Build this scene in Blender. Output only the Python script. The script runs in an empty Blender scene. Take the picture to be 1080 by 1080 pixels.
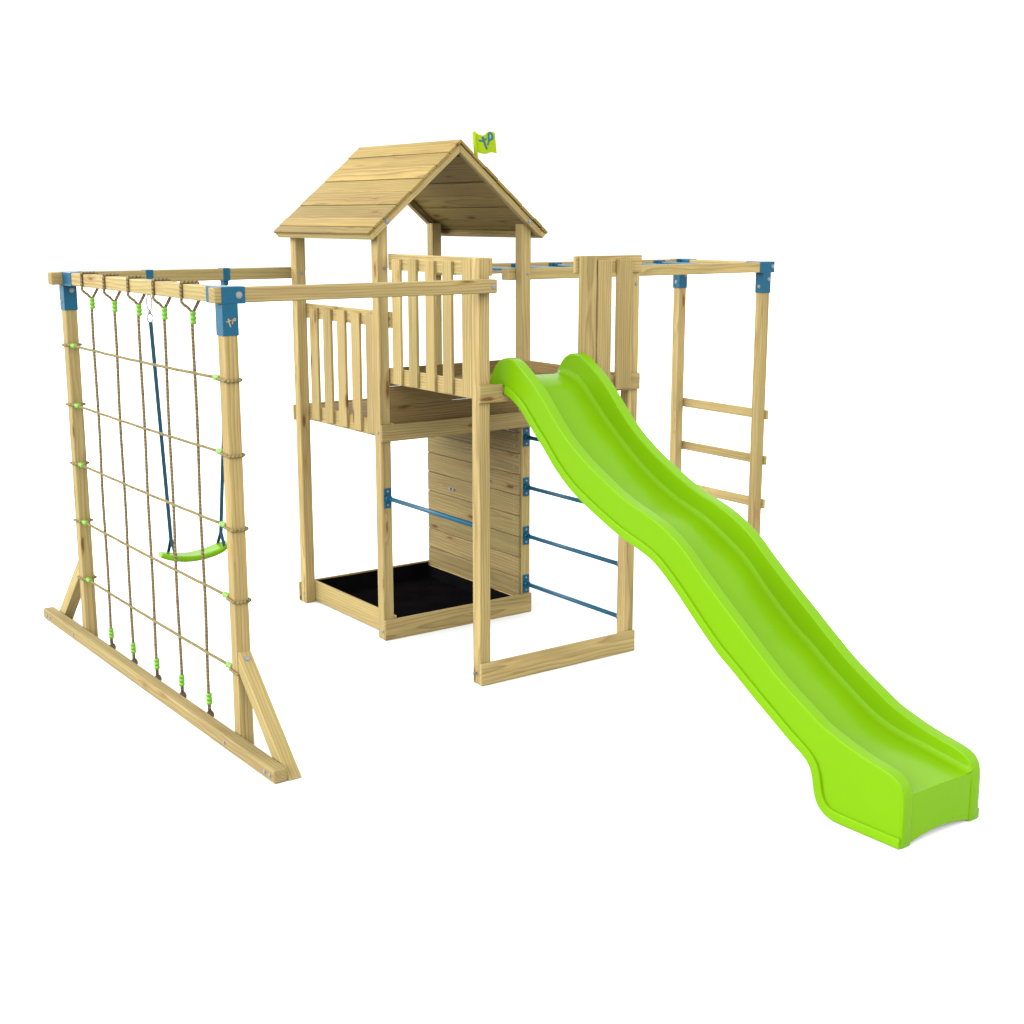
import bpy, bmesh, math, random
import numpy as np
from mathutils import Vector, Matrix
random.seed(7)
SC = bpy.context.scene
COL = SC.collection
PI = math.pi

# ------------------------------------------------------------------ materials
def new_mat(name):
    m = bpy.data.materials.new(name); m.use_nodes = True
    nt = m.node_tree
    return m, nt, nt.nodes['Principled BSDF']

def N(nt, kind, **kw):
    n = nt.nodes.new(kind)
    for k, v in kw.items(): setattr(n, k, v)
    return n

def mth(nt, op, a, b=None):
    n = nt.nodes.new('ShaderNodeMath'); n.operation = op
    for i, v in enumerate((a, b)):
        if v is None: continue
        if isinstance(v, (int, float)): n.inputs[i].default_value = v
        else: nt.links.new(v, n.inputs[i])
    return n.outputs[0]

def ramp(nt, fac, stops, interp='LINEAR'):
    r = nt.nodes.new('ShaderNodeValToRGB'); r.color_ramp.interpolation = interp
    els = r.color_ramp.elements
    while len(els) < len(stops): els.new(0.5)
    for e, (p, c) in zip(els, stops):
        e.position = p; e.color = (*c, 1) if len(c) == 3 else c
    nt.links.new(fac, r.inputs[0])
    return r.outputs[0]

def mixc(nt, fac, a, b, mode='MIX'):
    n = nt.nodes.new('ShaderNodeMix'); n.data_type = 'RGBA'; n.blend_type = mode
    for sock, v in ((n.inputs['Factor'], fac), (n.inputs[6], a), (n.inputs[7], b)):
        if isinstance(v, (int, float)): sock.default_value = v
        elif isinstance(v, tuple): sock.default_value = (*v, 1)
        else: nt.links.new(v, sock)
    return n.outputs[2]

def wood_material(name, gain):
    m, nt, bs = new_mat(name)
    at = N(nt, 'ShaderNodeAttribute', attribute_name='grain')
    tn = N(nt, 'ShaderNodeAttribute', attribute_name='tint')
    def scaled(v):
        mp = N(nt, 'ShaderNodeMapping'); mp.inputs['Scale'].default_value = v
        nt.links.new(at.outputs['Vector'], mp.inputs['Vector']); return mp.outputs[0]
    def noise(v, detail=2.0, rough=0.5):
        n = N(nt, 'ShaderNodeTexNoise'); n.inputs['Scale'].default_value = 1.0
        n.inputs['Detail'].default_value = detail; n.inputs['Roughness'].default_value = rough
        nt.links.new(scaled(v), n.inputs['Vector']); return n.outputs['Fac']
    # knots: sparse cells stretched along the length
    vo = N(nt, 'ShaderNodeTexVoronoi'); vo.inputs['Scale'].default_value = 1.0
    nt.links.new(scaled((3.0, 13.0, 13.0)), vo.inputs['Vector'])
    sep = N(nt, 'ShaderNodeSeparateColor'); nt.links.new(vo.outputs['Color'], sep.inputs[0])
    keep = mth(nt, 'GREATER_THAN', sep.outputs[0], 0.66)
    dist = vo.outputs['Distance']
    wob = mth(nt, 'ADD', dist, mth(nt, 'MULTIPLY', mth(nt, 'SUBTRACT', noise((30, 60, 60)), 0.5), 0.10))
    halo = N(nt, 'ShaderNodeMapRange'); halo.inputs['From Min'].default_value = 0.40; halo.inputs['From Max'].default_value = 0.08
    nt.links.new(wob, halo.inputs['Value'])
    haloK = mth(nt, 'MULTIPLY', halo.outputs[0], keep)
    core = N(nt, 'ShaderNodeMapRange'); core.inputs['From Min'].default_value = 0.20; core.inputs['From Max'].default_value = 0.10
    nt.links.new(wob, core.inputs['Value'])
    coreK = mth(nt, 'MULTIPLY', core.outputs[0], keep)
    # growth rings
    sx = N(nt, 'ShaderNodeSeparateXYZ'); nt.links.new(at.outputs['Vector'], sx.inputs[0])
    d1 = mth(nt, 'MULTIPLY', mth(nt, 'SUBTRACT', noise((0.9, 5, 5), 3), 0.5), 0.075)
    d2 = mth(nt, 'MULTIPLY', mth(nt, 'SUBTRACT', noise((1.3, 7, 7), 2), 0.5), 0.040)
    yy = mth(nt, 'ADD', sx.outputs[1], d1); zz = mth(nt, 'ADD', sx.outputs[2], d2)
    rr = mth(nt, 'SQRT', mth(nt, 'ADD', mth(nt, 'MULTIPLY', yy, yy), mth(nt, 'MULTIPLY', zz, zz)))
    rr = mth(nt, 'ADD', rr, mth(nt, 'MULTIPLY', haloK, 0.016))
    ring = mth(nt, 'FRACT', mth(nt, 'MULTIPLY', rr, 62.0))
    ringv = ramp(nt, ring, [(0.0, (0.28,)*3), (0.10, (0.0,)*3), (0.65, (0.42,)*3), (0.93, (1.0,)*3), (1.0, (0.28,)*3)])
    broad = noise((1.1, 9, 9), 3)
    streak = noise((2.5, 120, 120), 2)
    c = ramp(nt, broad, [(0.25, (0.315, 0.222, 0.098)), (0.5, (0.355, 0.255, 0.112)), (0.78, (0.415, 0.300, 0.132))])
    c = mixc(nt, mth(nt, 'MULTIPLY', ringv, mth(nt, 'ADD', 0.40, mth(nt, 'MULTIPLY', noise((0.5, 4, 4), 2), 0.62))), c, (0.180, 0.122, 0.050))
    st = ramp(nt, streak, [(0.3, (0.83,)*3), (0.7, (1.10,)*3)])
    c = mixc(nt, 1.0, c, st, 'MULTIPLY')
    # treated timber: faint green cast in places, blotchy along the length
    gr = noise((0.6, 6, 6), 2)
    c = mixc(nt, mth(nt, 'MULTIPLY', ramp(nt, gr, [(0.45, (0,)*3), (0.75, (1,)*3)]), 0.35), c, (0.255, 0.220, 0.082))
    c = mixc(nt, mth(nt, 'MULTIPLY', haloK, 0.55), c, (0.25, 0.125, 0.035))
    c = mixc(nt, mth(nt, 'MULTIPLY', coreK, 0.8), c, (0.085, 0.040, 0.014))
    tv = mth(nt, 'ADD', 0.84, mth(nt, 'MULTIPLY', tn.outputs['Fac'], 0.32))
    hue = mth(nt, 'FRACT', mth(nt, 'MULTIPLY', tn.outputs['Fac'], 7.31))
    c = mixc(nt, mth(nt, 'MULTIPLY', hue, 0.75), c, mixc(nt, 1.0, c, (0.965, 0.985, 1.03), 'MULTIPLY'))
    cb = N(nt, 'ShaderNodeCombineColor')
    for i in range(3): nt.links.new(tv, cb.inputs[i])
    c = mixc(nt, 1.0, c, cb.outputs[0], 'MULTIPLY')
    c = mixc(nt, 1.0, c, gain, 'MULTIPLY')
    nt.links.new(c, bs.inputs['Base Color'])
    bs.inputs['Roughness'].default_value = 0.72
    bs.inputs['Specular IOR Level'].default_value = 0.3; bs.inputs['IOR'].default_value = 1.22
    bp = N(nt, 'ShaderNodeBump'); bp.inputs['Strength'].default_value = 0.25; bp.inputs['Distance'].default_value = 0.002
    nt.links.new(mth(nt, 'ADD', streak, mth(nt, 'MULTIPLY', ringv, -0.6)), bp.inputs['Height'])
    nt.links.new(bp.outputs[0], bs.inputs['Normal'])
    return m

ALB = 0.72      # albedo level that goes with the exposure below
def plain(name, col, rough=0.4, spec=0.3, metal=0.0, var=0.0, vscale=14.0, bump=0.0, k=ALB):
    m, nt, bs = new_mat(name); col = tuple(x*k for x in col)
    bs.inputs['Base Color'].default_value = (*col, 1)
    bs.inputs['Roughness'].default_value = rough
    bs.inputs['Specular IOR Level'].default_value = spec
    bs.inputs['Metallic'].default_value = metal
    tc = N(nt, 'ShaderNodeTexCoord')
    n = N(nt, 'ShaderNodeTexNoise'); n.inputs['Scale'].default_value = vscale; n.inputs['Detail'].default_value = 4
    nt.links.new(tc.outputs['Object'], n.inputs['Vector'])
    if var:
        c = ramp(nt, n.outputs['Fac'], [(0.3, tuple(x*(1-var) for x in col)), (0.7, tuple(x*(1+var) for x in col))])
        nt.links.new(c, bs.inputs['Base Color'])
    if bump:
        b = N(nt, 'ShaderNodeBump'); b.inputs['Strength'].default_value = bump; b.inputs['Distance'].default_value = 0.002
        n2 = N(nt, 'ShaderNodeTexNoise'); n2.inputs['Scale'].default_value = 220
        nt.links.new(tc.outputs['Object'], n2.inputs['Vector'])
        nt.links.new(n2.outputs['Fac'], b.inputs['Height']); nt.links.new(b.outputs[0], bs.inputs['Normal'])
    return m

def rope_material(name, ca, cb_, dark):
    ca, cb_, dark = [tuple(x*ALB for x in q) for q in (ca, cb_, dark)]
    m, nt, bs = new_mat(name)
    at = N(nt, 'ShaderNodeAttribute', attribute_name='grain')
    sx = N(nt, 'ShaderNodeSeparateXYZ'); nt.links.new(at.outputs['Vector'], sx.inputs[0])
    ph = mth(nt, 'ADD', mth(nt, 'MULTIPLY', sx.outputs[0], 48.0), mth(nt, 'MULTIPLY', sx.outputs[1], 1.0))
    fr = mth(nt, 'FRACT', ph)
    c = ramp(nt, fr, [(0.0, dark), (0.12, ca), (0.5, cb_), (0.88, ca), (1.0, dark)])
    mp = N(nt, 'ShaderNodeMapping'); mp.inputs['Scale'].default_value = (38, 3, 3); nt.links.new(at.outputs['Vector'], mp.inputs['Vector'])
    n = N(nt, 'ShaderNodeTexNoise'); n.inputs['Scale'].default_value = 1.0; n.inputs['Detail'].default_value = 3
    nt.links.new(mp.outputs[0], n.inputs['Vector'])
    c = mixc(nt, ramp(nt, n.outputs['Fac'], [(0.55, (0,)*3), (0.66, (0.8,)*3)]), c, dark)
    nt.links.new(c, bs.inputs['Base Color']); bs.inputs['Roughness'].default_value = 0.9
    bs.inputs['Specular IOR Level'].default_value = 0.1
    return m

WOOD_GAIN = (0.560, 0.577, 0.522)
M_WOOD = wood_material('pine', WOOD_GAIN)
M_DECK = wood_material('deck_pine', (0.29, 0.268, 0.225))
M_ROOF = wood_material('roof_pine', (0.372, 0.355, 0.225))
M_GREEN = plain('green_plastic', (0.098, 0.221, 0.0016), 0.25, 0.3, var=0.015, vscale=3)
M_GREEN.node_tree.nodes['Principled BSDF'].inputs['IOR'].default_value = 1.19
M_GREEN2 = plain('green_ferrule_plastic', (0.085, 0.24, 0.006), 0.4, 0.25)
M_BLUE = plain('blue_powder_coat', (0.0018, 0.052, 0.094), 0.36, 0.13, var=0.05, vscale=9)
M_STRAP = plain('blue_webbing', (0.006, 0.042, 0.064), 0.75, 0.15, var=0.08, vscale=60)
M_STEEL = plain('zinc_steel', (0.15, 0.15, 0.148), 0.4, 0.3, metal=0.2, var=0.1, vscale=200)
M_BLACK = plain('black_liner', (0.0028, 0.0026, 0.0026), 0.9, 0.0, var=0.3, vscale=6, bump=0.2)
M_ROPE_V = rope_material('brown_rope', (0.100, 0.074, 0.035), (0.165, 0.124, 0.058), (0.032, 0.022, 0.011))
M_ROPE_H = rope_material('tan_rope', (0.120, 0.094, 0.036), (0.175, 0.140, 0.054), (0.045, 0.032, 0.013))
M_DARK = plain('dark_brown_plastic', (0.055, 0.038, 0.022), 0.6, 0.2)
M_FLAG = plain('lime_flag_plastic', (0.185, 0.262, 0.002), 0.5, 0.06, var=0.03)
M_TEAL = plain('teal_print', (0.005, 0.062, 0.095), 0.45, 0.2)
M_TEAL2 = plain('pale_teal_print', (0.07, 0.24, 0.20), 0.45, 0.1)
M_GROUND = plain('white_floor', (0.47, 0.47, 0.47), 0.9, 0.0, k=1.0)

# ------------------------------------------------------------------ mesh builder
class MB:
    def __init__(s):
        s.bm = bmesh.new(); s.tint = None
        s.g = s.bm.verts.layers.float_vector.new('grain')
        s.t = s.bm.verts.layers.float.new('tint')
    def merge(s, bm2, mat4, mi=0, grain=True, seed=None):
        """bm2 in local coordinates (x along the grain) -> world"""
        off = Vector((random.uniform(0, 60), random.uniform(-.13, .13), random.uniform(-.13, .13)))
        if abs(off.y) + abs(off.z) < .07: off.y += .09
        tint = random.random() if s.tint is None else s.tint + random.uniform(-.25, .25)
        vm = {}
        for v in bm2.verts:
            nv = s.bm.verts.new(mat4 @ v.co); vm[v] = nv
            nv[s.g] = v.co + off if grain else v.co
            nv[s.t] = tint
        for f in bm2.faces:
            try:
                nf = s.bm.faces.new([vm[v] for v in f.verts]); nf.material_index = mi; nf.smooth = f.smooth
            except ValueError: pass
        bm2.free()
    def box(s, lo, hi, axis=None, bev=0.004, seg=2, mi=0):
        """axis aligned timber; axis = grain axis index (default longest)"""
        lo = Vector(lo); hi = Vector(hi); d = hi - lo; c = (lo + hi)/2
        if axis is None: axis = max(range(3), key=lambda i: d[i])
        o = [axis, (axis+1) % 3, (axis+2) % 3]
        rot = Matrix(((0,)*3,)*3)
        for k, a in enumerate(o): rot[a][k] = 1.0
        s.local_box((d[o[0]], d[o[1]], d[o[2]]), Matrix.Translation(c) @ rot.to_4x4(), bev, seg, mi)
    def local_box(s, size, mat4, bev=0.004, seg=2, mi=0):
        bm = bmesh.new(); bmesh.ops.create_cube(bm, size=1.0)
        bmesh.ops.scale(bm, vec=size, verts=bm.verts)
        if bev: bmesh.ops.bevel(bm, geom=bm.edges[:], offset=min(bev, min(size)*.3), segments=seg, affect='EDGES', profile=0.5)
        s.merge(bm, mat4, mi)
    def bar(s, p, q, side, w, h, bev=0.003, mi=0, seg=2):
        """rectangular bar from p to q; side = direction of the w dimension"""
        p = Vector(p); q = Vector(q); x = (q-p).normalized(); y = Vector(side); y = (y - x*y.dot(x)).normalized(); z = x.cross(y)
        m = Matrix((x, y, z)).transposed().to_4x4(); m.translation = (p+q)/2
        s.local_box(((q-p).length, w, h), m, bev, seg, mi)
    def prism(s, poly, axis, a0, a1, gdir, bev=0.003, mi=0):
        """poly: list of 2d points in the plane normal to axis ('x': (y,z), 'y': (x,z)); gdir: 2d grain direction"""
        bm = bmesh.new()
        def P(u, a):
            return Vector((a, u[0], u[1])) if axis == 'x' else Vector((u[0], a, u[1]))
        A = [bm.verts.new(P(u, a0)) for u in poly]; B = [bm.verts.new(P(u, a1)) for u in poly]
        bm.faces.new(A); bm.faces.new(B[::-1])
        n = len(poly)
        for i in range(n): bm.faces.new([A[i], B[i], B[(i+1) % n], A[(i+1) % n]])
        bmesh.ops.recalc_face_normals(bm, faces=bm.faces)
        if bev: bmesh.ops.bevel(bm, geom=bm.edges[:], offset=bev, segments=2, affect='EDGES', profile=0.5)
        x = P(gdir, 0).normalized(); y = Vector((1, 0, 0)) if axis == 'x' else Vector((0, 1, 0)); z = x.cross(y)
        m = Matrix((x, y, z)).transposed().to_4x4(); m.translation = sum((v.co for v in bm.verts), Vector())/len(bm.verts)
        bm.transform(m.inverted()); s.merge(bm, m, mi)
    def cyl(s, p, q, r, seg=16, mi=0, bev=0.0, r2=None):
        p = Vector(p); q = Vector(q); bm = bmesh.new()
        bmesh.ops.create_cone(bm, cap_ends=True, segments=seg, radius1=r, radius2=r if r2 is None else r2, depth=(q-p).length)
        for f in bm.faces: f.smooth = len(f.verts) == 4
        if bev:
            bmesh.ops.bevel(bm, geom=[e for e in bm.edges if any(len(f.verts) > 4 for f in e.link_faces)], offset=bev, segments=2, affect='EDGES', profile=0.5)
        m = (q-p).to_track_quat('Z', 'Y').to_matrix().to_4x4(); m.translation = (p+q)/2
        s.merge(bm, m, mi, grain=False)
    def tube(s, pts, r, seg=8, mi=0, closed=False, rad=None, turns=1.0):
        pts = [Vector(p) for p in pts]; n = len(pts); rings = []; L = 0.0; up = None; off = random.uniform(0, 20)
        for i, p in enumerate(pts):
            a = pts[(i-1) % n] if closed or i > 0 else p
            b = pts[(i+1) % n] if closed or i < n-1 else p
            d = (b-a).normalized()
            if up is None:
                up = Vector((0, 0, 1)) if abs(d.z) < .9 else Vector((1, 0, 0))
            up = (up - d*up.dot(d)).normalized(); sd = d.cross(up)
            if i: L += (p-pts[i-1]).length
            ring = []
            R_ = r if rad is None else rad[i]
            for k in range(seg):
                t = 2*PI*k/seg; v = s.bm.verts.new(p + up*math.cos(t)*R_ + sd*math.sin(t)*R_)
                v[s.g] = (L+off, k/seg*turns, 0); ring.append(v)
            rings.append(ring)
        m = n if closed else n-1
        for i in range(m):
            A, B = rings[i], rings[(i+1) % n]
            for k in range(seg):
                f = s.bm.faces.new([A[k], A[(k+1) % seg], B[(k+1) % seg], B[k]]); f.smooth = True; f.material_index = mi
        if not closed:
            f = s.bm.faces.new(rings[0][::-1]); f.material_index = mi
            f = s.bm.faces.new(rings[-1]); f.material_index = mi

WORLD = {}
def link(name, mb, mats, parent=None, smooth_angle=None):
    bm = mb.bm if isinstance(mb, MB) else mb
    bmesh.ops.recalc_face_normals(bm, faces=bm.faces)
    lo = Vector((min(v.co[i] for v in bm.verts) for i in range(3))); hi = Vector((max(v.co[i] for v in bm.verts) for i in range(3)))
    c = (lo+hi)/2
    if parent is None: c.z = lo.z
    bmesh.ops.translate(bm, vec=-c, verts=bm.verts)
    me = bpy.data.meshes.new(name); bm.to_mesh(me); bm.free()
    if smooth_angle:
        for p in me.polygons: p.use_smooth = True
        me.set_sharp_from_angle(angle=math.radians(smooth_angle))
    for m in (mats if isinstance(mats, (list, tuple)) else [mats]): me.materials.append(m)
    o = bpy.data.objects.new(name, me); COL.objects.link(o)
    WORLD[o.name] = c.copy()
    if parent is not None:
        o.parent = parent; o.location = c - WORLD[parent.name]
    else: o.location = c
    return o

def thing(name, label, cat, loc, group=None):
    o = bpy.data.objects.new(name, None); COL.objects.link(o); o.location = loc
    o.empty_display_size = 0.2
    WORLD[o.name] = Vector(loc); o['label'] = label; o['category'] = cat
    if group: o['group'] = group
    return o

def timber(name, lo, hi, parent, axis=None, bev=0.005, tint=None):
    m = MB(); m.tint = tint; m.box(lo, hi, axis, bev); return link(name, m, M_WOOD, parent)

def bolt(parent, p, d, r=0.011, h=0.006, name='bolt'):
    m = MB(); p = Vector(p); d = Vector(d)
    m.cyl(p - d*0.002, p + d*0.002, r*1.35, 16)
    m.cyl(p + d*0.0021, p + d*h, r, 12, bev=0.002)
    return link(name, m, M_STEEL, parent)

# ------------------------------------------------------------------ dimensions (metres)
W, B, T = 1.2, 0.0214, 0.077
EY = 1.1164                 # front face of the boards on the roofed part
Y3 = 2.2438                 # front face of the rear posts
ZR = 2.4026                 # top of the long rails
XT = -1.5885                # posts of the net frame
XS = 3.516                  # posts of the ladder at the end of the monkey bars
RX = W/2
def roof_z(x): return 3.231 - 0.8296*abs(x-RX)

# ================================================================== play tower
TW = thing('play_tower', 'tall timber play tower with pitched plank roof, slatted railings and black-lined sandpit underneath', 'play tower', (0.6, 1.15, 0))
# posts: outer front pair, roofed pair, rear pair
for (x, y, top) in ((0, B, 2.52), (W-T, B, 2.43), (0, EY+B, 2.700), (W-T, EY+B, 2.700), (0, Y3, 2.700), (W-T, Y3, 2.700)):
    timber('post', (x, y, 0), (x+T, y+T, top), TW, 2, 0.006, 0.75)
# ground boards
timber('ground_board', (-0.006, 0, 0), (W, B-0.0005, 0.138), TW, 0)
SP = timber('sandpit_board', (-0.004, EY, 0), (W, EY+B-0.0005, 0.138), TW, 0, 0.005, 0.1)
timber('sandpit_board', (-0.008, Y3+T+0.0005, 0.004), (W, Y3+T+B, 0.143), TW, 0)
timber('sandpit_board', (T+0.0005, EY+B+0.001, 0.006), (T+B, Y3+T-0.001, 0.156), TW, 1)
timber('sandpit_board', (W-T-B, EY+B+0.001, 0.002), (W-T-0.0005, Y3+T-0.001, 0.112), TW, 1)
m = MB()
xi0, xi1, yi0, yi1 = T+B+0.002, W-T-B-0.002, EY+B+0.002, Y3+T-0.002
for lo, hi in (((xi0, yi0, .012), (xi1, yi1, .022)), ((xi0, yi0, .022), (xi0+.004, yi1, .146)), ((xi1-.004, yi0, .022), (xi1, yi1, .108)),
               ((xi0+.004, yi0, .022), (xi1-.004, yi0+.004, .130)), ((xi0+.004, yi1-.004, .022), (xi1-.004, yi1, .134))):
    m.box(lo, hi, bev=0)
link('sandpit_liner', m, M_BLACK, TW)

# floor beams and lower floor of the roofed half
timber('floor_beam', (-0.004, EY, 1.328), (W, EY+B-0.0005, 1.438), TW, 0, 0.005, -0.1)
timber('floor_beam', (-0.010, Y3+T+0.0005, 1.334), (W, Y3+T+B, 1.443), TW, 0)
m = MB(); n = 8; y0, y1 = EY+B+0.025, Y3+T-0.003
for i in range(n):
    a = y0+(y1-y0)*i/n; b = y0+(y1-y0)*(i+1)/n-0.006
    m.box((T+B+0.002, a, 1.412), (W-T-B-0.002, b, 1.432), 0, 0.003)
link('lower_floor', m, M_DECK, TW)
# riser between the two floor levels
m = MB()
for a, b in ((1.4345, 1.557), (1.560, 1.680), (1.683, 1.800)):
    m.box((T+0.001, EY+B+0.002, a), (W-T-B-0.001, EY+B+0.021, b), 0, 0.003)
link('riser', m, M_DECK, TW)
# upper slide deck
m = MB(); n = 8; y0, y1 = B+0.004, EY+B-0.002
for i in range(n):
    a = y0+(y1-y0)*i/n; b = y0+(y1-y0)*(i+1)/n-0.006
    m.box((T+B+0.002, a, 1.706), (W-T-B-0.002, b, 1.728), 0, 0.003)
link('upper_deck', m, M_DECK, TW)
m = MB()
m.prism([(-.008, 1.700), (.735, 1.700), (.735, 1.738), (.157, 1.738), (.150, 1.746), (.150, 1.803), (-.008, 1.803)], 'y', 0, B-.0005, (1, 0), 0.003)
link('deck_edge_board', m, M_WOOD, TW)
timber('deck_edge_board', (0.737, 0, 1.700), (W, B-0.0005, 1.800), TW, 0)
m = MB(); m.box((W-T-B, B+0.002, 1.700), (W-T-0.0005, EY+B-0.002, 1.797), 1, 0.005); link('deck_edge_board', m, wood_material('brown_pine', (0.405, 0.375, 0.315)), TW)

# railings: top rail and bottom rail inside the posts, slats on their outer side
def railing(y_lo, y_hi, z_rail_bot, z_rail_top, slats, z0, z1, w, lastz=None):
    e = MB(); 
    o = bpy.data.objects.new('railing', None); COL.objects.link(o); o.parent = TW
    c = Vector((T, (y_lo+y_hi)/2, z0)); WORLD[o.name] = c; o.location = c - WORLD[TW.name]; o.empty_display_size = .1
    for (a, b) in (z_rail_top, z_rail_bot):
        r = MB(); r.box((T+0.0005, y_lo, a), (T+B, y_hi, b), 1, 0.004); link('rail', r, M_WOOD, o)
    s = MB()
    for i, y in enumerate(slats):
        zt = z1 + random.uniform(-.002, .002); zb = z0 + random.uniform(-.004, .002)
        if lastz and i == len(slats)-1: zt = lastz
        s.box((T-0.0205, y-w, zb), (T, y, zt), 2, 0.004)
    link('slat_panel', s, M_WOOD, o)
railing(B+0.003, EY+B-0.001, (1.700, 1.803), (2.418, 2.518), [1.066, .876, .678, .488, .280], 1.708, 2.490, .098, 2.517)
railing(EY+0.006, Y3+T-0.02, (1.335, 1.445), (2.055, 2.156), [2.178, 1.985, 1.790, 1.598, 1.405], 1.352, 2.134, .108)
# infill panel beside the slide
o = bpy.data.objects.new('slat_screen', None); COL.objects.link(o); o.parent = TW
WORLD[o.name] = Vector((0.95, 0, 1.72)); o.location = WORLD[o.name]-WORLD[TW.name]
r = MB(); r.box((0.676, 0.0005, 2.418), (W-0.004, B-0.0005, 2.519), 0, 0.004); link('rail', r, M_WOOD, o)
s = MB(); s.tint = 0.0
s.box((0.700, -0.021, 1.745), (0.824, 0.0, 2.521), 2, 0.004)
s.box((0.836, -0.021, 1.716), (0.944, 0.0, 2.494), 2, 0.004)
s.box((0.986, -0.021, 1.712), (1.107, 0.0, 2.498), 2, 0.004)
link('slat_panel', s, M_WOOD, o)

# climbing wall on the right under the roofed half
m = MB(); m.tint = -0.65; z = 0.1125; hh = 0.1475; k = 0  # low tint puts the shade under the floor into the board colour
while z < 1.33:
    zt = min(z+hh, 1.36)
    m.box((W-T-B+random.uniform(0, .0008), EY+B+0.003, z), (W-T-0.001, Y3+T-0.002, zt-0.0035), 1, 0.004)
    z += hh
for i in range(16):       # screw heads along the near edge
    zc = 0.15+0.0745*i
    m.cyl((W-T-B-0.0005, 1.196, zc), (W-T-B-0.0025, 1.196, zc), 0.0055, 8, mi=1)
wall = link('climbing_wall', m, [M_WOOD, M_STEEL], TW)
for (y, z) in ((2.0, .76), (1.955, .762), (1.53, .905), (1.48, .90)):
    bolt(wall, (W-T-B, y, z), (-1, 0, 0), 0.010, 0.012)

# roof
RF = bpy.data.objects.new('roof', None); COL.objects.link(RF); RF.parent = TW
WORLD[RF.name] = Vector((RX, 1.73, 2.62)); RF.location = WORLD[RF.name]-WORLD[TW.name]
sl = math.atan(0.8296); cs, sn = math.cos(sl), math.sin(sl)
PT = 0.018; slope_len = (RX+0.1026)/cs
for sgn in (-1, 1):
    m = MB()
    wd = [0.128, 0.128, 0.128, 0.126, 0.128, 0.128, 0.085, 0.062]; tot = sum(wd); u = 0.0
    for i, w_ in enumerate(wd):
        w_ *= slope_len/tot
        a, b_ = u+0.0015, u+w_-0.0022
        uc = (a+b_)/2
        m.tint = random.choice((.15, .5, .85))
        nrm = Vector((sgn*sn, 0, cs)); down = Vector((sgn*cs, 0, -sn))
        cpos = Vector((RX, 0, 3.231)) + down*uc - nrm*(PT/2 + (0.0042 if i % 2 else 0.0) + random.uniform(0, .0012))
        y0 = 1.0806+random.uniform(-.003, .003); y1 = 2.3728+random.uniform(-.006, .004)
        cpos.y = (y0+y1)/2
        mm = Matrix((Vector((0, 1, 0)), down, Vector((0, 1, 0)).cross(down))).transposed().to_4x4(); mm.translation = cpos
        m.local_box((y1-y0, b_-a, PT), mm, 0.003)
        u += w_
    link('roof_panel', m, M_ROOF, RF)
    # eave batten under the lowest plank
    m = MB(); ue = slope_len-0.020
    cpos = Vector((RX, 0, 3.231)) + down*ue - nrm*(PT+0.0062+0.018)
    m.bar((cpos.x, 1.0860, cpos.z), (cpos.x, 2.3680, cpos.z), down, 0.030, 0.036)
    link('eave_batten', m, M_WOOD, RF)
    for (a0, a1) in ((1.0935, 1.1375), (2.3215, 2.366)):
        m = MB(); vt = (PT+0.0058)/cs; vb = 0.083
        xe = slope_len*cs-0.031
        top0 = (RX, 3.231-vt); top1 = (RX+sgn*xe, 3.231-vt-0.8296*xe)
        xb = xe-0.028
        poly = [top0, top1, (RX+sgn*xb, 3.231-vb-0.8296*xb), (RX, 3.231-vb)]
        if sgn < 0: poly = poly[::-1]
        poly = [(px+sgn*0.0004, pz) for px, pz in poly]
        m.prism(poly, 'y', a0, a1, (sgn*cs, -sn)); rf = link('rafter', m, M_WOOD, RF)
        xbolt = RX+sgn*0.552
        dy = -1 if a0 < 1.5 else 1
        bolt(RF, (xbolt, a0 if dy < 0 else a1, roof_z(xbolt)-0.055), (0, dy, 0), 0.012, 0.008)

# blue bars across the sides of the slide deck
def bar_between_posts(x, z, name):
    m = MB(); m.cyl((x, EY+B-0.006, z), (x, B+T+0.006, z), 0.0145, 20)
    bar = link(name, m, M_BLUE, TW)
    for yy, d in ((EY+B, -1), (B+T, 1)):
        p = MB(); p.box((x-0.026, min(yy, yy+d*0.006), z-0.066), (x+0.026, max(yy, yy+d*0.006), z+0.066), 2, 0.003)
        p.cyl((x, yy+d*0.006, z), (x, yy+d*0.03, z), 0.022, 16)
        for dz in (-.045, .045):
            p.cyl((x, yy+d*0.006, z+dz), (x, yy+d*0.010, z+dz), 0.007, 10, mi=1)
        link('bar_bracket', p, [M_BLUE, M_STEEL], bar)
bar_between_posts(T/2+.003, 0.957, 'grip_bar')
for z in (1.256, 0.905, 0.557, 0.208): bar_between_posts(W-T/2, z, 'ladder_bar')
# bolts on the tower
bolt(TW, (-0.0, B+T*0.5, 0.07), (-1, 0, 0), 0.008, 0.025)
for p, d in (((T*.6, EY+B, 2.43), (0, -1, 0)), ((W-T*.35, EY+B, 2.37), (0, -1, 0)), ((W-0.03, B, 2.345), (0, -1, 0)),
             ((T*.55, Y3, 2.365), (0, -1, 0)), ((0, EY+B+0.03, 1.385), (-1, 0, 0)), ((0, Y3+.03, .07), (-1, 0, 0)), ((0, EY+B+0.02, .055), (-1, 0, 0))):
    bolt(TW, p, d, 0.008, 0.005)

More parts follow.
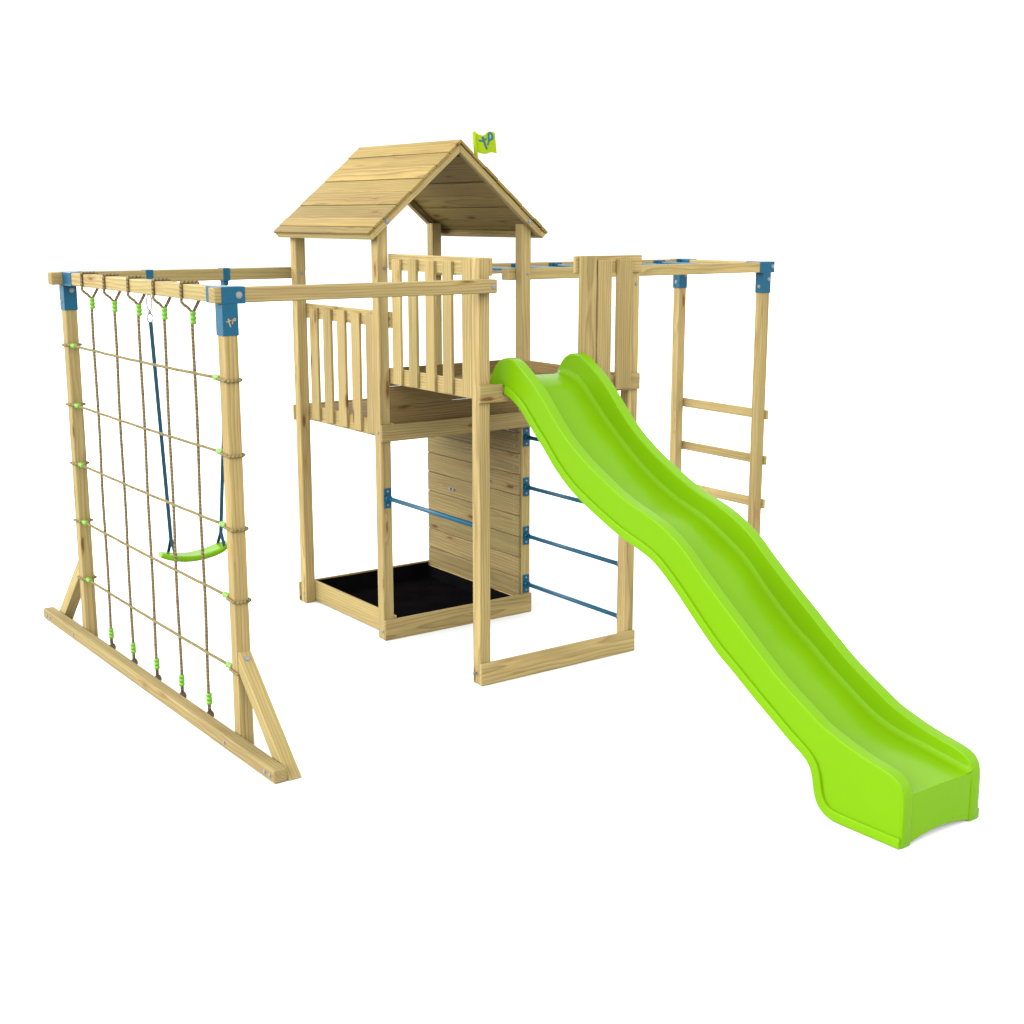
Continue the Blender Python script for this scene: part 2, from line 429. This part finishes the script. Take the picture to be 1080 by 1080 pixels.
# ================================================================== net frame (left)
NF = thing('net_frame', 'two braced timber posts on a long foot beam with rails running to the tower', 'climbing frame', (XT+T/2, 1.17, 0))
RA0, RA1 = B-T, B-0.0002          # y range of the front rail
RB0, RB1 = Y3+T+B+0.0005, Y3+T+B+0.0005+T   # placed behind the rear floor board line
RB0, RB1 = Y3+T+0.0005, Y3+2*T+0.0005
timber('rail', (-1.6285, RA0, ZR-T), (0.0755, RA1, ZR), NF, 0, 0.006, 0.02)
timber('rail', (-1.6620, RB0, ZR-T), (0.0700, RB1, ZR), NF, 0, 0.006, 0.02)
timber('cross_beam', (XT, RA1+0.0006, ZR-T), (XT+T, RB0-0.0006, ZR), NF, 1, 0.006)
for y0 in (RA0, RB0):
    timber('post', (XT, y0, 0.0), (XT+T, y0+T, ZR-T-0.0006), NF, 2, 0.006)
m = MB(); m.tint = -0.05; m.box((XT-0.0775, -0.5994, 0), (XT-0.0006, 2.984, 0.0724), 1, 0.010, 3); link('foot_beam', m, M_WOOD, NF)
for sgn, y in ((-1, RA0), (1, RB1)):
    m = MB()
    poly = [(y+sgn*0.0006, 0.528), (y+sgn*0.0006, 0.418), (y+sgn*0.425, 0.001), (y+sgn*0.546, 0.001)]
    if sgn > 0: poly = poly[::-1]
    m.prism(poly, 'x', XT+0.0015, XT+T-0.0015, (sgn*0.72, -0.69), 0.004); link('brace', m, M_WOOD, NF)
    d = Vector((0, sgn*.69, .72))
    bolt(NF, Vector((XT+T*.5, y+sgn*0.035, 0.494)), d.normalized(), 0.012, 0.008)
    for yy in (y+sgn*0.50, y+sgn*0.44, y-sgn*T/2):
        bolt(NF, (XT-0.0775, yy, 0.036), (-1, 0, 0), 0.010, 0.006)

G_ = 0.0042
def corner_bracket(parent, x0, x1, xs0, y0, inner, cy, logo=False, z_low=2.165):
    """blue folded corner shoe: sleeves on rail (x0..x1), post (xs0..) and cross beam (towards inner)"""
    m = MB(); zt, zb = ZR+G_, ZR-T-G_
    m.box((x0, y0-G_, zb), (x1, y0+T+G_, zt), 0, 0.0025)
    m.box((xs0-G_, y0-G_, z_low), (xs0+T+G_, y0+T+G_, zb-0.0003), 2, 0.0025)
    if inner > 0: m.box((xs0-G_, y0+T+G_+0.0003, zb), (xs0+T+G_, y0+T+G_+cy, zt), 1, 0.0025)
    else: m.box((xs0-G_, y0-G_-cy, zb), (xs0+T+G_, y0-G_-0.0003, zt), 1, 0.0025)
    return link('corner_bracket', m, M_BLUE, parent)
b1 = corner_bracket(NF, XT-G_, -1.466, XT, RA0, 1, 0.105)
b2 = corner_bracket(NF, XT-G_, -1.466, XT, RB0, -1, 0.150)
bolt(b1, (-1.500, RA0-G_, ZR-0.038), (0, -1, 0), 0.013, 0.006)
bolt(b2, (XT+T*.62, RB0-G_, 2.29), (0, -1, 0), 0.012, 0.006)
bolt(b2, (XT-G_, RB0+.055, 2.215), (-1, 0, 0), 0.010, 0.006)
bolt(NF, (0.045, RA0, ZR-0.038), (0, -1, 0), 0.011, 0.006)

def stroke(mb, pts, w, place, th=0.002, mi=0):
    """flat ribbon along 2d pts with thickness; place(u, v, h) -> 3d"""
    n = len(pts); L = []
    for i in range(n):
        a = Vector(pts[max(i-1, 0)]); b = Vector(pts[min(i+1, n-1)]); d = (b-a).normalized(); nn = Vector((-d.y, d.x))
        p = Vector(pts[i]); ww = w[i] if isinstance(w, (list, tuple)) else w
        L.append((p+nn*ww/2, p-nn*ww/2))
    vs = [[mb.bm.verts.new(place(q[0], q[1], h)) for q in pr] for pr in L for h in (0, th)]
    for i in range(n-1):
        a0, a1, b0, b1_ = vs[2*i], vs[2*i+1], vs[2*i+2], vs[2*i+3]
        for f in ((a1[0], a1[1], b1_[1], b1_[0]), (a0[1], a0[0], b0[0], b0[1]), (a0[0], a1[0], b1_[0], b0[0]), (a1[1], a0[1], b0[1], b1_[1])):
            mb.bm.faces.new(f).material_index = mi
    for k in (0, 2*(n-1)):
        mb.bm.faces.new((vs[k][0], vs[k][1], vs[k+1][1], vs[k+1][0])).material_index = mi
def curve(pts, n=6):
    out = []
    P = [Vector(p) for p in pts]
    for i in range(len(P)-1):
        p0, p1, p2, p3 = P[max(i-1, 0)], P[i], P[i+1], P[min(i+2, len(P)-1)]
        for k in range(n):
            t = k/n
            out.append(0.5*((2*p1)+(p2-p0)*t+(2*p0-5*p1+4*p2-p3)*t*t+(3*p1-p0-3*p2+p3)*t**3))
    out.append(P[-1]); return out
# emblem on the bracket: small t and p shapes letting the wood colour show
m = MB()
ec = (XT+T*.5+0.001, 2.232)
def pl_b(u, v, h): return Vector((ec[0]+u*.76, RA0-G_-0.0004-h, ec[1]+v*.76))
stroke(m, curve([(-.034, .004), (-.018, .006), (.002, .014)]), .0085, pl_b)
stroke(m, curve([(-.019, .026), (-.014, .0), (-.004, -.030)]), .0095, pl_b, .0024)
stroke(m, curve([(.008, -.012), (.012, .006), (.020, .022), (.030, .022), (.031, .012), (.020, .009)]), .008, pl_b, .0018)
link('emblem', m, plain('bare_wood_cutout', (0.20, 0.155, 0.08), 0.7, 0.1), b1)

# saddle hangers of the swing on the rear rail
for x in (-1.021, -0.481):
    m = MB()
    m.box((x-.024, RB0-G_, ZR-T-G_), (x+.024, RB1+G_, ZR+G_), 1, 0.002)
    m.box((x-.018, RB0+.012, ZR-T-.034), (x+.018, RB1-.012, ZR-T-G_-.0003), 2, 0.002)
    link('swing_hanger', m, M_BLUE, NF)

# ================================================================== climbing net
XC = XT+T/2
CN = thing('climbing_net', 'brown rope climbing net with green clips laced between the two posts of the left arm', 'climbing net', (XC, 1.17, 0.03))
def ferrule(parent, p, d, L=0.068, r=0.0165):
    p = Vector(p); d = Vector(d).normalized(); m = MB()
    ts = [0, .03, .06, .27, .30, .345, .375, .62, .65, .695, .725, .94, .97, 1.0]
    rs = [.55, .85, 1, 1, .80, .80, 1, 1, .80, .80, 1, 1, .85, .55]
    m.tube([p+d*(L*(t-.5)) for t in ts], r, 16, rad=[r*q for q in rs])
    return link('clip', m, M_GREEN2, parent)
HY = [1.927, 1.545, 1.162, 0.788, 0.404]
for y in HY:
    m = MB()
    z0 = 0.040
    zv = 2.262
    npt = 24
    pts = [(XC-0.004+0.002*math.sin(9*y+i*.6), y+0.016*(1-i/npt)+0.0015*math.sin(5*y+i*.45), z0+0.02+(zv-.02-z0)*i/npt) for i in range(npt+1)]
    m.tube(pts, 0.0092, 8)
    # loop round the beam
    r_ = .0085
    lp = [(XC, y, zv-.03), (XC-.004, y+.002, zv-.005), (XC-.022, y+.010, zv+.020), (XC-.040, y+.018, zv+.034), (XT-r_-.003, y+.026, zv+.050), (XT-r_, y+.030, ZR-T-.006), (XT-r_, y+.030, ZR-.003), (XT-r_+.004, y+.030, ZR+r_-.002),
          (XT+.006, y+.030, ZR+r_), (XT+T-.006, y+.022, ZR+r_), (XT+T+r_-.003, y+.020, ZR+r_-.004), (XT+T+r_, y+.019, ZR-.006), (XT+T+r_, y+.014, ZR-T-.004), (XT+T+r_-.006, y+.012, zv+.050), (XC+.030, y+.008, zv+.034), (XC+.016, y+.004, zv+.014), (XC+.004, y, zv-.005), (XC+.001, y, zv-.03)]
    m.tube(lp, 0.0085, 8)
    m.tube([(XC-.004, y+.016, z0+.055), (XC-.004, y+.016, z0+.02)], 0.0095, 8)
    rope = link('hanging_rope', m, M_ROPE_V, CN)
    ferrule(rope, (XC, y, zv-.034), (0, 0, 1)); ferrule(rope, (XC-.004, y+.016, 0.128), (0, 0, 1))
    m = MB()
    ring = [(XC-.006+.018*math.cos(t), y+.016+.020*math.sin(t), z0-.002+.010*math.sin(t*2)) for t in [2*PI*i/16 for i in range(16)]]
    m.tube(ring, 0.008, 8, closed=True)
    m.cyl((XT-.004, y+.016, z0), (XC-.02, y+.016, z0), 0.008, 10)
    link('rope_eye', m, M_DARK, rope)
for z in (1.944, 1.562, 1.178, 0.797, 0.410):
    m = MB(); npt = 20; ya, yb = RB0-.055, RA1+.075; x = XC-.016
    pts = [(x, ya+(yb-ya)*i/npt, z-0.006*math.sin(PI*i/npt)+0.001*math.sin(i*1.9+z*7)) for i in range(npt+1)]
    m.tube(pts, 0.0083, 8)
    r_ = .0075
    for y0, y1, e in ((RB0, RB1, ya), (RA0, RA1, yb)):
        if y0 > 1: seq = [(x, e), (x-.010, y0-.018), (XT-r_, y0-.002), (XT-r_, y1), (XT-r_+.006, y1+r_), (XT+T-.004, y1+r_), (XT+T+r_, y1), (XT+T+r_, y0-.002), (XC+.02, y0-.020), (x+.002, e)]
        else: seq = [(x, e), (x-.010, y1+.018), (XT-r_, y1+.002), (XT-r_, y0+.002), (XT-r_+.006, y0-r_), (XT+T-.004, y0-r_), (XT+T+r_, y0), (XT+T+r_, y1+.002), (XC+.02, y1+.020), (x+.002, e)]
        if z < .45 and y0 < 1:   # the brace is in the way: the rope passes behind its toe
            pass
        m.tube([(a, b, z+0.004*math.sin(i)) for i, (a, b) in enumerate(seq)], 0.0085, 8)
    rope = link('level_rope', m, M_ROPE_H, CN)
    ferrule(rope, (x, ya+.004, z), (0, 1, 0), 0.06, 0.0155); ferrule(rope, (x, yb-.004, z), (0, 1, 0), 0.06, 0.0155)

# ================================================================== swing
SY = (RB0+RB1)/2
SW = thing('swing', 'single swing with curved green seat on dark blue straps, hanging behind the rope net', 'swing', (-0.78, SY, 0.43))
for (xt, xb) in ((-1.021, -0.955), (-0.481, -0.588)):
    m = MB(); dx = (xb-xt)
    top = Vector((xt+.004, SY, 2.068)); bot = Vector((xb, SY, 0.588))
    m.bar(top, bot, (1, 0, 0), 0.027, 0.006, 0.002)
    # the strap splits in two above the seat
    for sy in (-1, 1):
        m.bar(bot+Vector((0, 0, .004)), (xb+dx*.03, SY+sy*.062, 0.484), (1, 0, 0), 0.024, 0.006, 0.002)
    st = link('strap', m, M_STRAP, SW)
    m = MB(); 
    def oval(c, rx, rz, ax): return [(c[0]+(rx*math.cos(t) if ax == 'x' else 0), c[1]+(rx*math.cos(t) if ax == 'y' else 0), c[2]+rz*math.sin(t)) for t in [2*PI*i/18 for i in range(18)]]
    m.tube(oval((xt, SY, 2.270), .018, .026, 'x'), .0045, 8, closed=True)
    m.tube(oval((xt+.001, SY, 2.195), .017, .054, 'x'), .0042, 8, closed=True)
    m.cyl((xt+.001, SY, 2.138), (xt+.002, SY, 2.118), .012, 12, bev=.003)
    m.tube(oval((xt+.002, SY, 2.092), .020, .028, 'x'), .0042, 8, closed=True)
    link('snap_hook', m, M_STEEL, st)
# seat: curved board, thick and rounded
m = MB(); nx = 20; secs = []
for i in range(nx+1):
    t = -1+2*i/nx; x = -0.786+0.250*t
    z = 0.448+0.054*t*t + 0.006*t
    wy = 0.082*(1-0.55*max(0, abs(t)-.72)/.28) if abs(t) < 1 else .036
    th = 0.024*(1-.45*abs(t)**4)
    ring = []
    for k in range(20):
        a = 2*PI*k/20; ca, sa = math.cos(a), math.sin(a)
        ring.append(Vector((x - sa*th*t*.5, SY+wy*math.copysign(abs(ca)**.55, ca), z+th*math.copysign(abs(sa)**.75, sa)-.012*(1-abs(ca)))))
    secs.append([m.bm.verts.new(p) for p in ring])
for i in range(nx):
    for k in range(20): m.bm.faces.new([secs[i][k], secs[i][(k+1) % 20], secs[i+1][(k+1) % 20], secs[i+1][k]])
m.bm.faces.new(secs[0][::-1]); m.bm.faces.new(secs[-1])
link('seat', m, M_GREEN, SW, smooth_angle=50)

# ================================================================== monkey bars (right)
MK = thing('monkey_bars', 'timber monkey bars on the right with blue rungs overhead and a three-rung end ladder', 'monkey bars', (2.4, 1.73, 0))
FA0, FA1 = EY+B+T+0.0005, EY+B+2*T+0.0005
FB0, FB1 = Y3-T-0.0005, Y3-0.0005
timber('beam', (1.0626, FA0, ZR-T), (3.632, FA1, ZR), MK, 0, 0.006)
timber('beam', (1.0626, FB0, ZR-T), (3.632, FB1, ZR), MK, 0, 0.006)
for y0 in (FA0, FB0):
    timber('post', (XS, y0, 0), (XS+T, y0+T, ZR-T-0.0006), MK, 2, 0.006)
timber('cross_beam', (XS, FA1+.0006, ZR-T), (XS+T, FB0-.0006, ZR), MK, 1, 0.006)
c1 = corner_bracket(MK, 3.474, 3.6335, XS, FA0, 1, 0.105)
c2 = corner_bracket(MK, 3.474, 3.6335, XS, FB0, -1, 0.105)
for br, y0 in ((c1, FA0), (c2, FB0)):
    bolt(br, (3.612, y0-G_, ZR-.034), (0, -1, 0), .012, .006)
    bolt(br, (XS+T*.75, y0-G_, 2.272), (0, -1, 0), .011, .006)
    bolt(br, (XS-G_, y0+T*.5, 2.215), (-1, 0, 0), .011, .006)
for i in range(6):
    x = 1.48+.36*i; z = ZR-.030
    m = MB(); m.cyl((x, FA1+.004, z), (x, FB0-.004, z), 0.0155, 18); rg = link('rung', m, M_BLUE, MK)
    for yy, d in ((FA1, 1), (FB0, -1)):
        p = MB(); p.box((x-.062, min(yy+d*.0004, yy+d*.006), z-.026), (x+.062, max(yy+d*.0004, yy+d*.006), z+.026), 0, .002)
        p.cyl((x, yy+d*.006, z), (x, yy+d*.026, z), .022, 16)
        link('rung_bracket', p, M_BLUE, rg)
for (za, zb_) in ((1.163, 1.238), (.796, .867), (.437, .513)):
    timber('ladder_rung', (XS+T+.0005, FA0-.018, za), (XS+T+B+.004, FB1+.02, zb_), MK, 1, 0.004)

# ================================================================== flag
FY = 1.17
FL = thing('flag', 'small wavy lime green flag with teal letters on its stub pole at the roof ridge', 'flag', (0.768, FY, roof_z(.768)))
m = MB(); m.cyl((0.781, FY, roof_z(.781)-.004), (0.7595, FY, 3.287), 0.0125, 18, bev=.004); pole = link('pole', m, M_FLAG, FL)
FW, FH = 0.164, 0.128
def flag_pt(u, v, h):
    lean = (0.776-0.7605)
    x = 0.7765-0.0145*v + 0.006 + (FW-.006)*u
    z = 3.150+0.006*u + (FH-0.008)*v + 0.013*math.sin(2*PI*(u-.55))*(0.6+.4*v) - .010*u*(1-v) + .004
    y = FY - .004 - .014*math.sin(2*PI*u*.95) - h
    return Vector((x, y, z))
m = MB(); nu, nv = 24, 8
for h in (0, -.004):
    g = [[m.bm.verts.new(flag_pt(i/nu, j/nv, h)) for j in range(nv+1)] for i in range(nu+1)]
    for i in range(nu):
        for j in range(nv): m.bm.faces.new([g[i][j], g[i+1][j], g[i+1][j+1], g[i][j+1]])
    if h == 0: g0 = g
for i in range(nu):
    for j in (0, nv): m.bm.faces.new([g0[i][j], g0[i+1][j], g[i+1][j], g[i][j]])
for j in range(nv):
    for i in (0, nu): m.bm.faces.new([g0[i][j], g0[i][j+1], g[i][j+1], g[i][j]])
cloth = link('flag_sheet', m, M_FLAG, FL, smooth_angle=50)
def pl_f(u, v, h): return flag_pt(u, v, .0008+h)
m = MB()
stroke(m, curve([(.10, .66), (.24, .70), (.40, .74), (.54, .74)], 5), .085, pl_f)
stroke(m, curve([(.29, .92), (.35, .68), (.42, .42), (.50, .24)], 5), .105, pl_f, .0026)
stroke(m, curve([(.57, .40), (.66, .54), (.68, .76), (.69, .92)], 5), .085, pl_f, .0023)
stroke(m, curve([(.67, .90), (.78, .94), (.88, .82), (.84, .64), (.70, .57)], 6), .070, pl_f, .0029)
stroke(m, curve([(.74, .84), (.78, .76), (.76, .67)], 5), .10, pl_f, .0016, mi=1)
link('lettering', m, [M_TEAL, M_TEAL2], cloth)

# ================================================================== slide
RIM = [(.152, 1.790), (.141, 1.815), (.129, 1.838), (.096, 1.901), (.052, 1.937), (-.001, 1.954), (-.077, 1.945), (-.14, 1.908), (-.213, 1.859), (-.286, 1.804), (-.357, 1.735), (-.454, 1.637), (-.563, 1.543), (-.709, 1.448), (-.868, 1.365), (-.95, 1.325), (-1.076, 1.274), (-1.199, 1.237), (-1.302, 1.200), (-1.404, 1.147), (-1.488, 1.091), (-1.572, 1.019), (-1.653, .954), (-1.765, .868), (-1.89, .775), (-1.999, .692), (-2.134, .595), (-2.251, .526), (-2.364, .463), (-2.407, .439), (-2.542, .392), (-2.673, .357), (-2.734, .346), (-2.799, .330), (-2.835, .317), (-2.855, .298), (-2.866, .272), (-2.872, .25)]
FLG = [(-.001, 1.745), (-.072, 1.720), (-.146, 1.675), (-.209, 1.617), (-.282, 1.547), (-.365, 1.473), (-.462, 1.377), (-.591, 1.280), (-.718, 1.212), (-.877, 1.140), (-1.015, 1.084), (-1.141, 1.046), (-1.263, 1.002), (-1.367, .933), (-1.468, .852), (-1.594, .743), (-1.741, .624), (-1.821, .574), (-1.977, .470), (-2.121, .378), (-2.225, .312), (-2.298, .272), (-2.345, .237), (-2.367, .197), (-2.377, .140), (-2.393, .080), (-2.428, .032), (-2.484, .006), (-2.557, .002), (-2.679, .001), (-2.774, .001), (-2.872, .001)]
BED = [(.152, 1.812), (.10, 1.824), (.016, 1.822), (-.099, 1.779), (-.235, 1.665), (-.353, 1.562), (-.551, 1.412), (-.706, 1.313), (-.90, 1.217), (-1.062, 1.163), (-1.167, 1.122), (-1.388, 1.008), (-1.506, .920), (-1.59, .842), (-1.778, .694), (-1.918, .606), (-2.04, .521), (-2.241, .401), (-2.341, .349), (-2.464, .312), (-2.621, .286), (-2.748, .266), (-2.872, .244)]
def resample(pts, n):
    """smooth curve through the points, by arc length"""
    P = np.array([tuple(p) for p in curve(pts, 12)])
    L = np.r_[0, np.cumsum(np.hypot(*np.diff(P, axis=0).T))]
    s = np.linspace(0, L[-1], n)
    Q = np.c_[np.interp(s, L, P[:, 0]), np.interp(s, L, P[:, 1])]
    for _ in range(6):
        Q[1:-1] = Q[1:-1]*.5+(Q[:-2]+Q[2:])*.25
    return Q
rimQ, flgQ, bedQ = resample(RIM, 260), resample(FLG, 260), resample(BED, 240)
def fz(Q):
    o_ = np.argsort(Q[:, 0]); ys, zs = Q[o_, 0], Q[o_, 1]
    return lambda y: float(np.interp(y, ys, zs))
rim_z, bed_z, flg_z = fz(rimQ), fz(bedQ), fz(flgQ)
def slide_x(u, y): return 0.155 + (0.095)*(-y)/2.865 + u       # the chute is turned a little off square
SWD = 0.580
ys = sorted(set([round(float(v), 4) for v in np.r_[np.linspace(.152, .02, 16), np.linspace(.02, -2.30, 88), np.linspace(-2.30, -2.45, 26), np.linspace(-2.45, -2.84, 16), [-2.848, -2.855, -2.860, -2.864, -2.868, -2.870, -2.872]]]), reverse=True)
def section(y):
    zr, zb = rim_z(y), bed_z(y)
    zf = 1.786 if y > -0.001 else flg_z(y)
    zr = max(zr, zb+.004); zf = min(zf, zb-.004)
    k = min(1.0, (zr-zb)/.09)
    e = 0.0 if y > -2.855 else 0.006*((-2.855-y)/.017)**2       # rounded front corners
    left = [(.013+e, zf), (.013+e, zr-.016*k-.002), (.013+e, zr-.0085*k), (.0152+e, zr-.0025*k), (.0205+e, zr), (.026+e, zr), (.066-e, zr), (.0705-e, zr), (.0757-e, zr-.0025*k), (.0782-e, zr-.0085*k), (.0788-e, zr-.016*k),
            (.0835, zb+.036*k), (.0855, zb+.024*k), (.0895, zb+.014*k), (.096, zb+.0065*k), (.106, zb+.002*k), (.125, zb), (.20, zb+.0025), (.29, zb+.004)]
    full = left + [(SWD-u, z) for u, z in left[:-1][::-1]]
    und = []
    zu = max(zf+.003, zb-.032)
    front = y < -2.845
    for u in (SWD-.034, SWD-.036, .45, .37, .29, .21, .13, .036, .034):
        if u in (SWD-.034, .034): und.append((u, zf))
        elif front:
            if abs(u-.29) > .24: und.append((u, zf+.0005))
            else: und.append((u, zf+.004+.034*(1-((u-.29)/.24)**2)))
        else: und.append((u, zu))
    return full, und
m = MB(); secs = []
for y in ys:
    full, und = section(y)
    secs.append([m.bm.verts.new((slide_x(u, y), y, z)) for u, z in full+und])
for A, Bv in zip(secs[:-1], secs[1:]):
    n = len(A)
    for k in range(n): m.bm.faces.new([A[k], A[(k+1) % n], Bv[(k+1) % n], Bv[k]])
nf = len(section(0)[0])
for S_ in (secs[0], secs[-1]):
    f = m.bm.faces.new(S_); bmesh.ops.triangulate(m.bm, faces=[f])
SL = thing('slide', 'long lime green wavy plastic slide running from the deck edge down to the floor', 'slide', (0.45, -1.36, 0))
link('chute', m, M_GREEN, SL, smooth_angle=38)
for u0, u1 in ((.0145, .0785), (SWD-.0785, SWD-.0145)):      # foot columns at the end of the chute
    m = MB(); xm = slide_x(0, -2.87)
    m.prism([(-2.850, .0015), (-2.850, .28), (-2.862, .275), (-2.869, .262), (-2.8735, .235), (-2.8765, .19), (-2.877, .0015)], 'x', xm+u0, xm+u1, (0, 1), 0.004)
    link('foot_column', m, M_GREEN, SL, smooth_angle=50)
# raised lip along the lower edge of each side wall
d = np.gradient(flgQ, axis=0); d /= np.hypot(*d.T)[:, None]
nrm_ = np.c_[d[:, 1], -d[:, 0]]                     # towards the chute body
if nrm_[20, 1] < 0: nrm_ = -nrm_
for side in (0, 1):
    m = MB(); prev = None; rings = []
    for i in list(range(0, len(flgQ)-2, 2))+[len(flgQ)-1]:
        p, q = flgQ[i], nrm_[i]
        wv = .050
        prof = [(.0, .004), (.0, wv-.005), (.0015, wv-.002), (.005, wv), (.030, wv), (.030, 0), (.004, 0)]
        if side: prof = [(SWD-a, b) for a, b in prof]
        rings.append([m.bm.verts.new((slide_x(a, p[0]), p[0]+q[0]*b, p[1]+q[1]*b)) for a, b in prof])
    for A, Bv in zip(rings[:-1], rings[1:]):
        for k in range(7): m.bm.faces.new([A[k], A[(k+1) % 7], Bv[(k+1) % 7], Bv[k]])
    m.bm.faces.new(rings[0]); m.bm.faces.new(rings[-1][::-1])
    link('side_lip', m, M_GREEN, SL, smooth_angle=38)

# ================================================================== floor, light, camera
bm = bmesh.new(); bmesh.ops.create_grid(bm, x_segments=1, y_segments=1, size=60)
me = bpy.data.meshes.new('ground'); bm.to_mesh(me); bm.free(); me.materials.append(M_GROUND)
g = bpy.data.objects.new('ground', me); COL.objects.link(g); g.location = (0, 0, -0.001)
g['kind'] = 'structure'; g['label'] = 'plain white studio floor'; g['category'] = 'floor'

w = bpy.data.worlds.new('World'); SC.world = w; w.use_nodes = True
wt = w.node_tree; bg = wt.nodes['Background']
# white studio surround: broad bright wall of light from the left, a weaker one from the front, soft dome above
tc = N(wt, 'ShaderNodeTexCoord'); sx = N(wt, 'ShaderNodeSeparateXYZ'); wt.links.new(tc.outputs['Generated'], sx.inputs[0])
def sstep(v, lo, hi):
    n = N(wt, 'ShaderNodeMapRange', interpolation_type='SMOOTHSTEP')
    n.inputs['From Min'].default_value = lo; n.inputs['From Max'].default_value = hi
    wt.links.new(v, n.inputs['Value']); return n.outputs[0]
ez = sx.outputs[2]
lob = lambda v: mth(wt, 'MAXIMUM', mth(wt, 'MULTIPLY', v, -1.0), 0.0)
L_HOR, L_DOME, L_LEFT, L_FRONT = 0.40, 0.92, 4.6, 1.55
def window(lo0, lo1, hi0, hi1):
    return mth(wt, 'MULTIPLY', sstep(ez, lo0, lo1), mth(wt, 'SUBTRACT', 1.0, sstep(ez, hi0, hi1)))
up = sstep(ez, 0.0, 0.35)
tot = mth(wt, 'ADD', mth(wt, 'MULTIPLY', up, L_DOME), mth(wt, 'MULTIPLY', mth(wt, 'SUBTRACT', 1.0, up), L_HOR))
dl = mth(wt, 'MAXIMUM', mth(wt, 'ADD', mth(wt, 'MULTIPLY', sx.outputs[0], -.94), mth(wt, 'MULTIPLY', sx.outputs[1], .34)), 0.0)
left = mth(wt, 'MULTIPLY', mth(wt, 'POWER', dl, 1.5), window(.02, .16, .45, .75))
tot = mth(wt, 'ADD', tot, mth(wt, 'MULTIPLY', left, L_LEFT))
tot = mth(wt, 'ADD', tot, mth(wt, 'MULTIPLY', mth(wt, 'MULTIPLY', lob(sx.outputs[1]), window(.08, .3, .6, .9)), L_FRONT))
bg.inputs[0].default_value = (1, 1, 1, 1)
wt.links.new(tot, bg.inputs[1])

# small softbox high behind the set: gives the sheen along the channel of the slide
ld = bpy.data.lights.new('rear_softbox', 'AREA'); ld.shape = 'SQUARE'; ld.size = 2.0; ld.energy = 130
lo_ = bpy.data.objects.new('rear_softbox', ld); COL.objects.link(lo_); lo_.location = (-1.2, 9.5, 7.0)
lo_.rotation_euler = (Vector((0.6, -1.4, 0.8))-Vector(lo_.location)).to_track_quat('-Z', 'Y').to_euler()

cam = bpy.data.cameras.new('camera'); co = bpy.data.objects.new('camera', cam); COL.objects.link(co)
R_ = Vector((0.80968294, -0.58686707, 0.00075823)); U_ = Vector((0.12191103, 0.16946053, 0.9779677)); F_ = Vector((0.57406553, 0.79175133, -0.20875487))
mt = Matrix((R_, U_, -F_)).transposed().to_4x4(); mt.translation = (-4.46446, -6.45722, 2.74207)
co.matrix_world = mt
cam.sensor_width = 36; cam.lens = 36*1455.38/1080; cam.clip_end = 300
SC.camera = co
SC.view_settings.view_transform = 'Standard'; SC.view_settings.look = 'None'
SC.view_settings.exposure = 1.6; SC.view_settings.gamma = 1.0; SC.view_settings.use_curve_mapping = False
SC.cycles.use_denoising = True
SC.cycles.max_bounces = 8
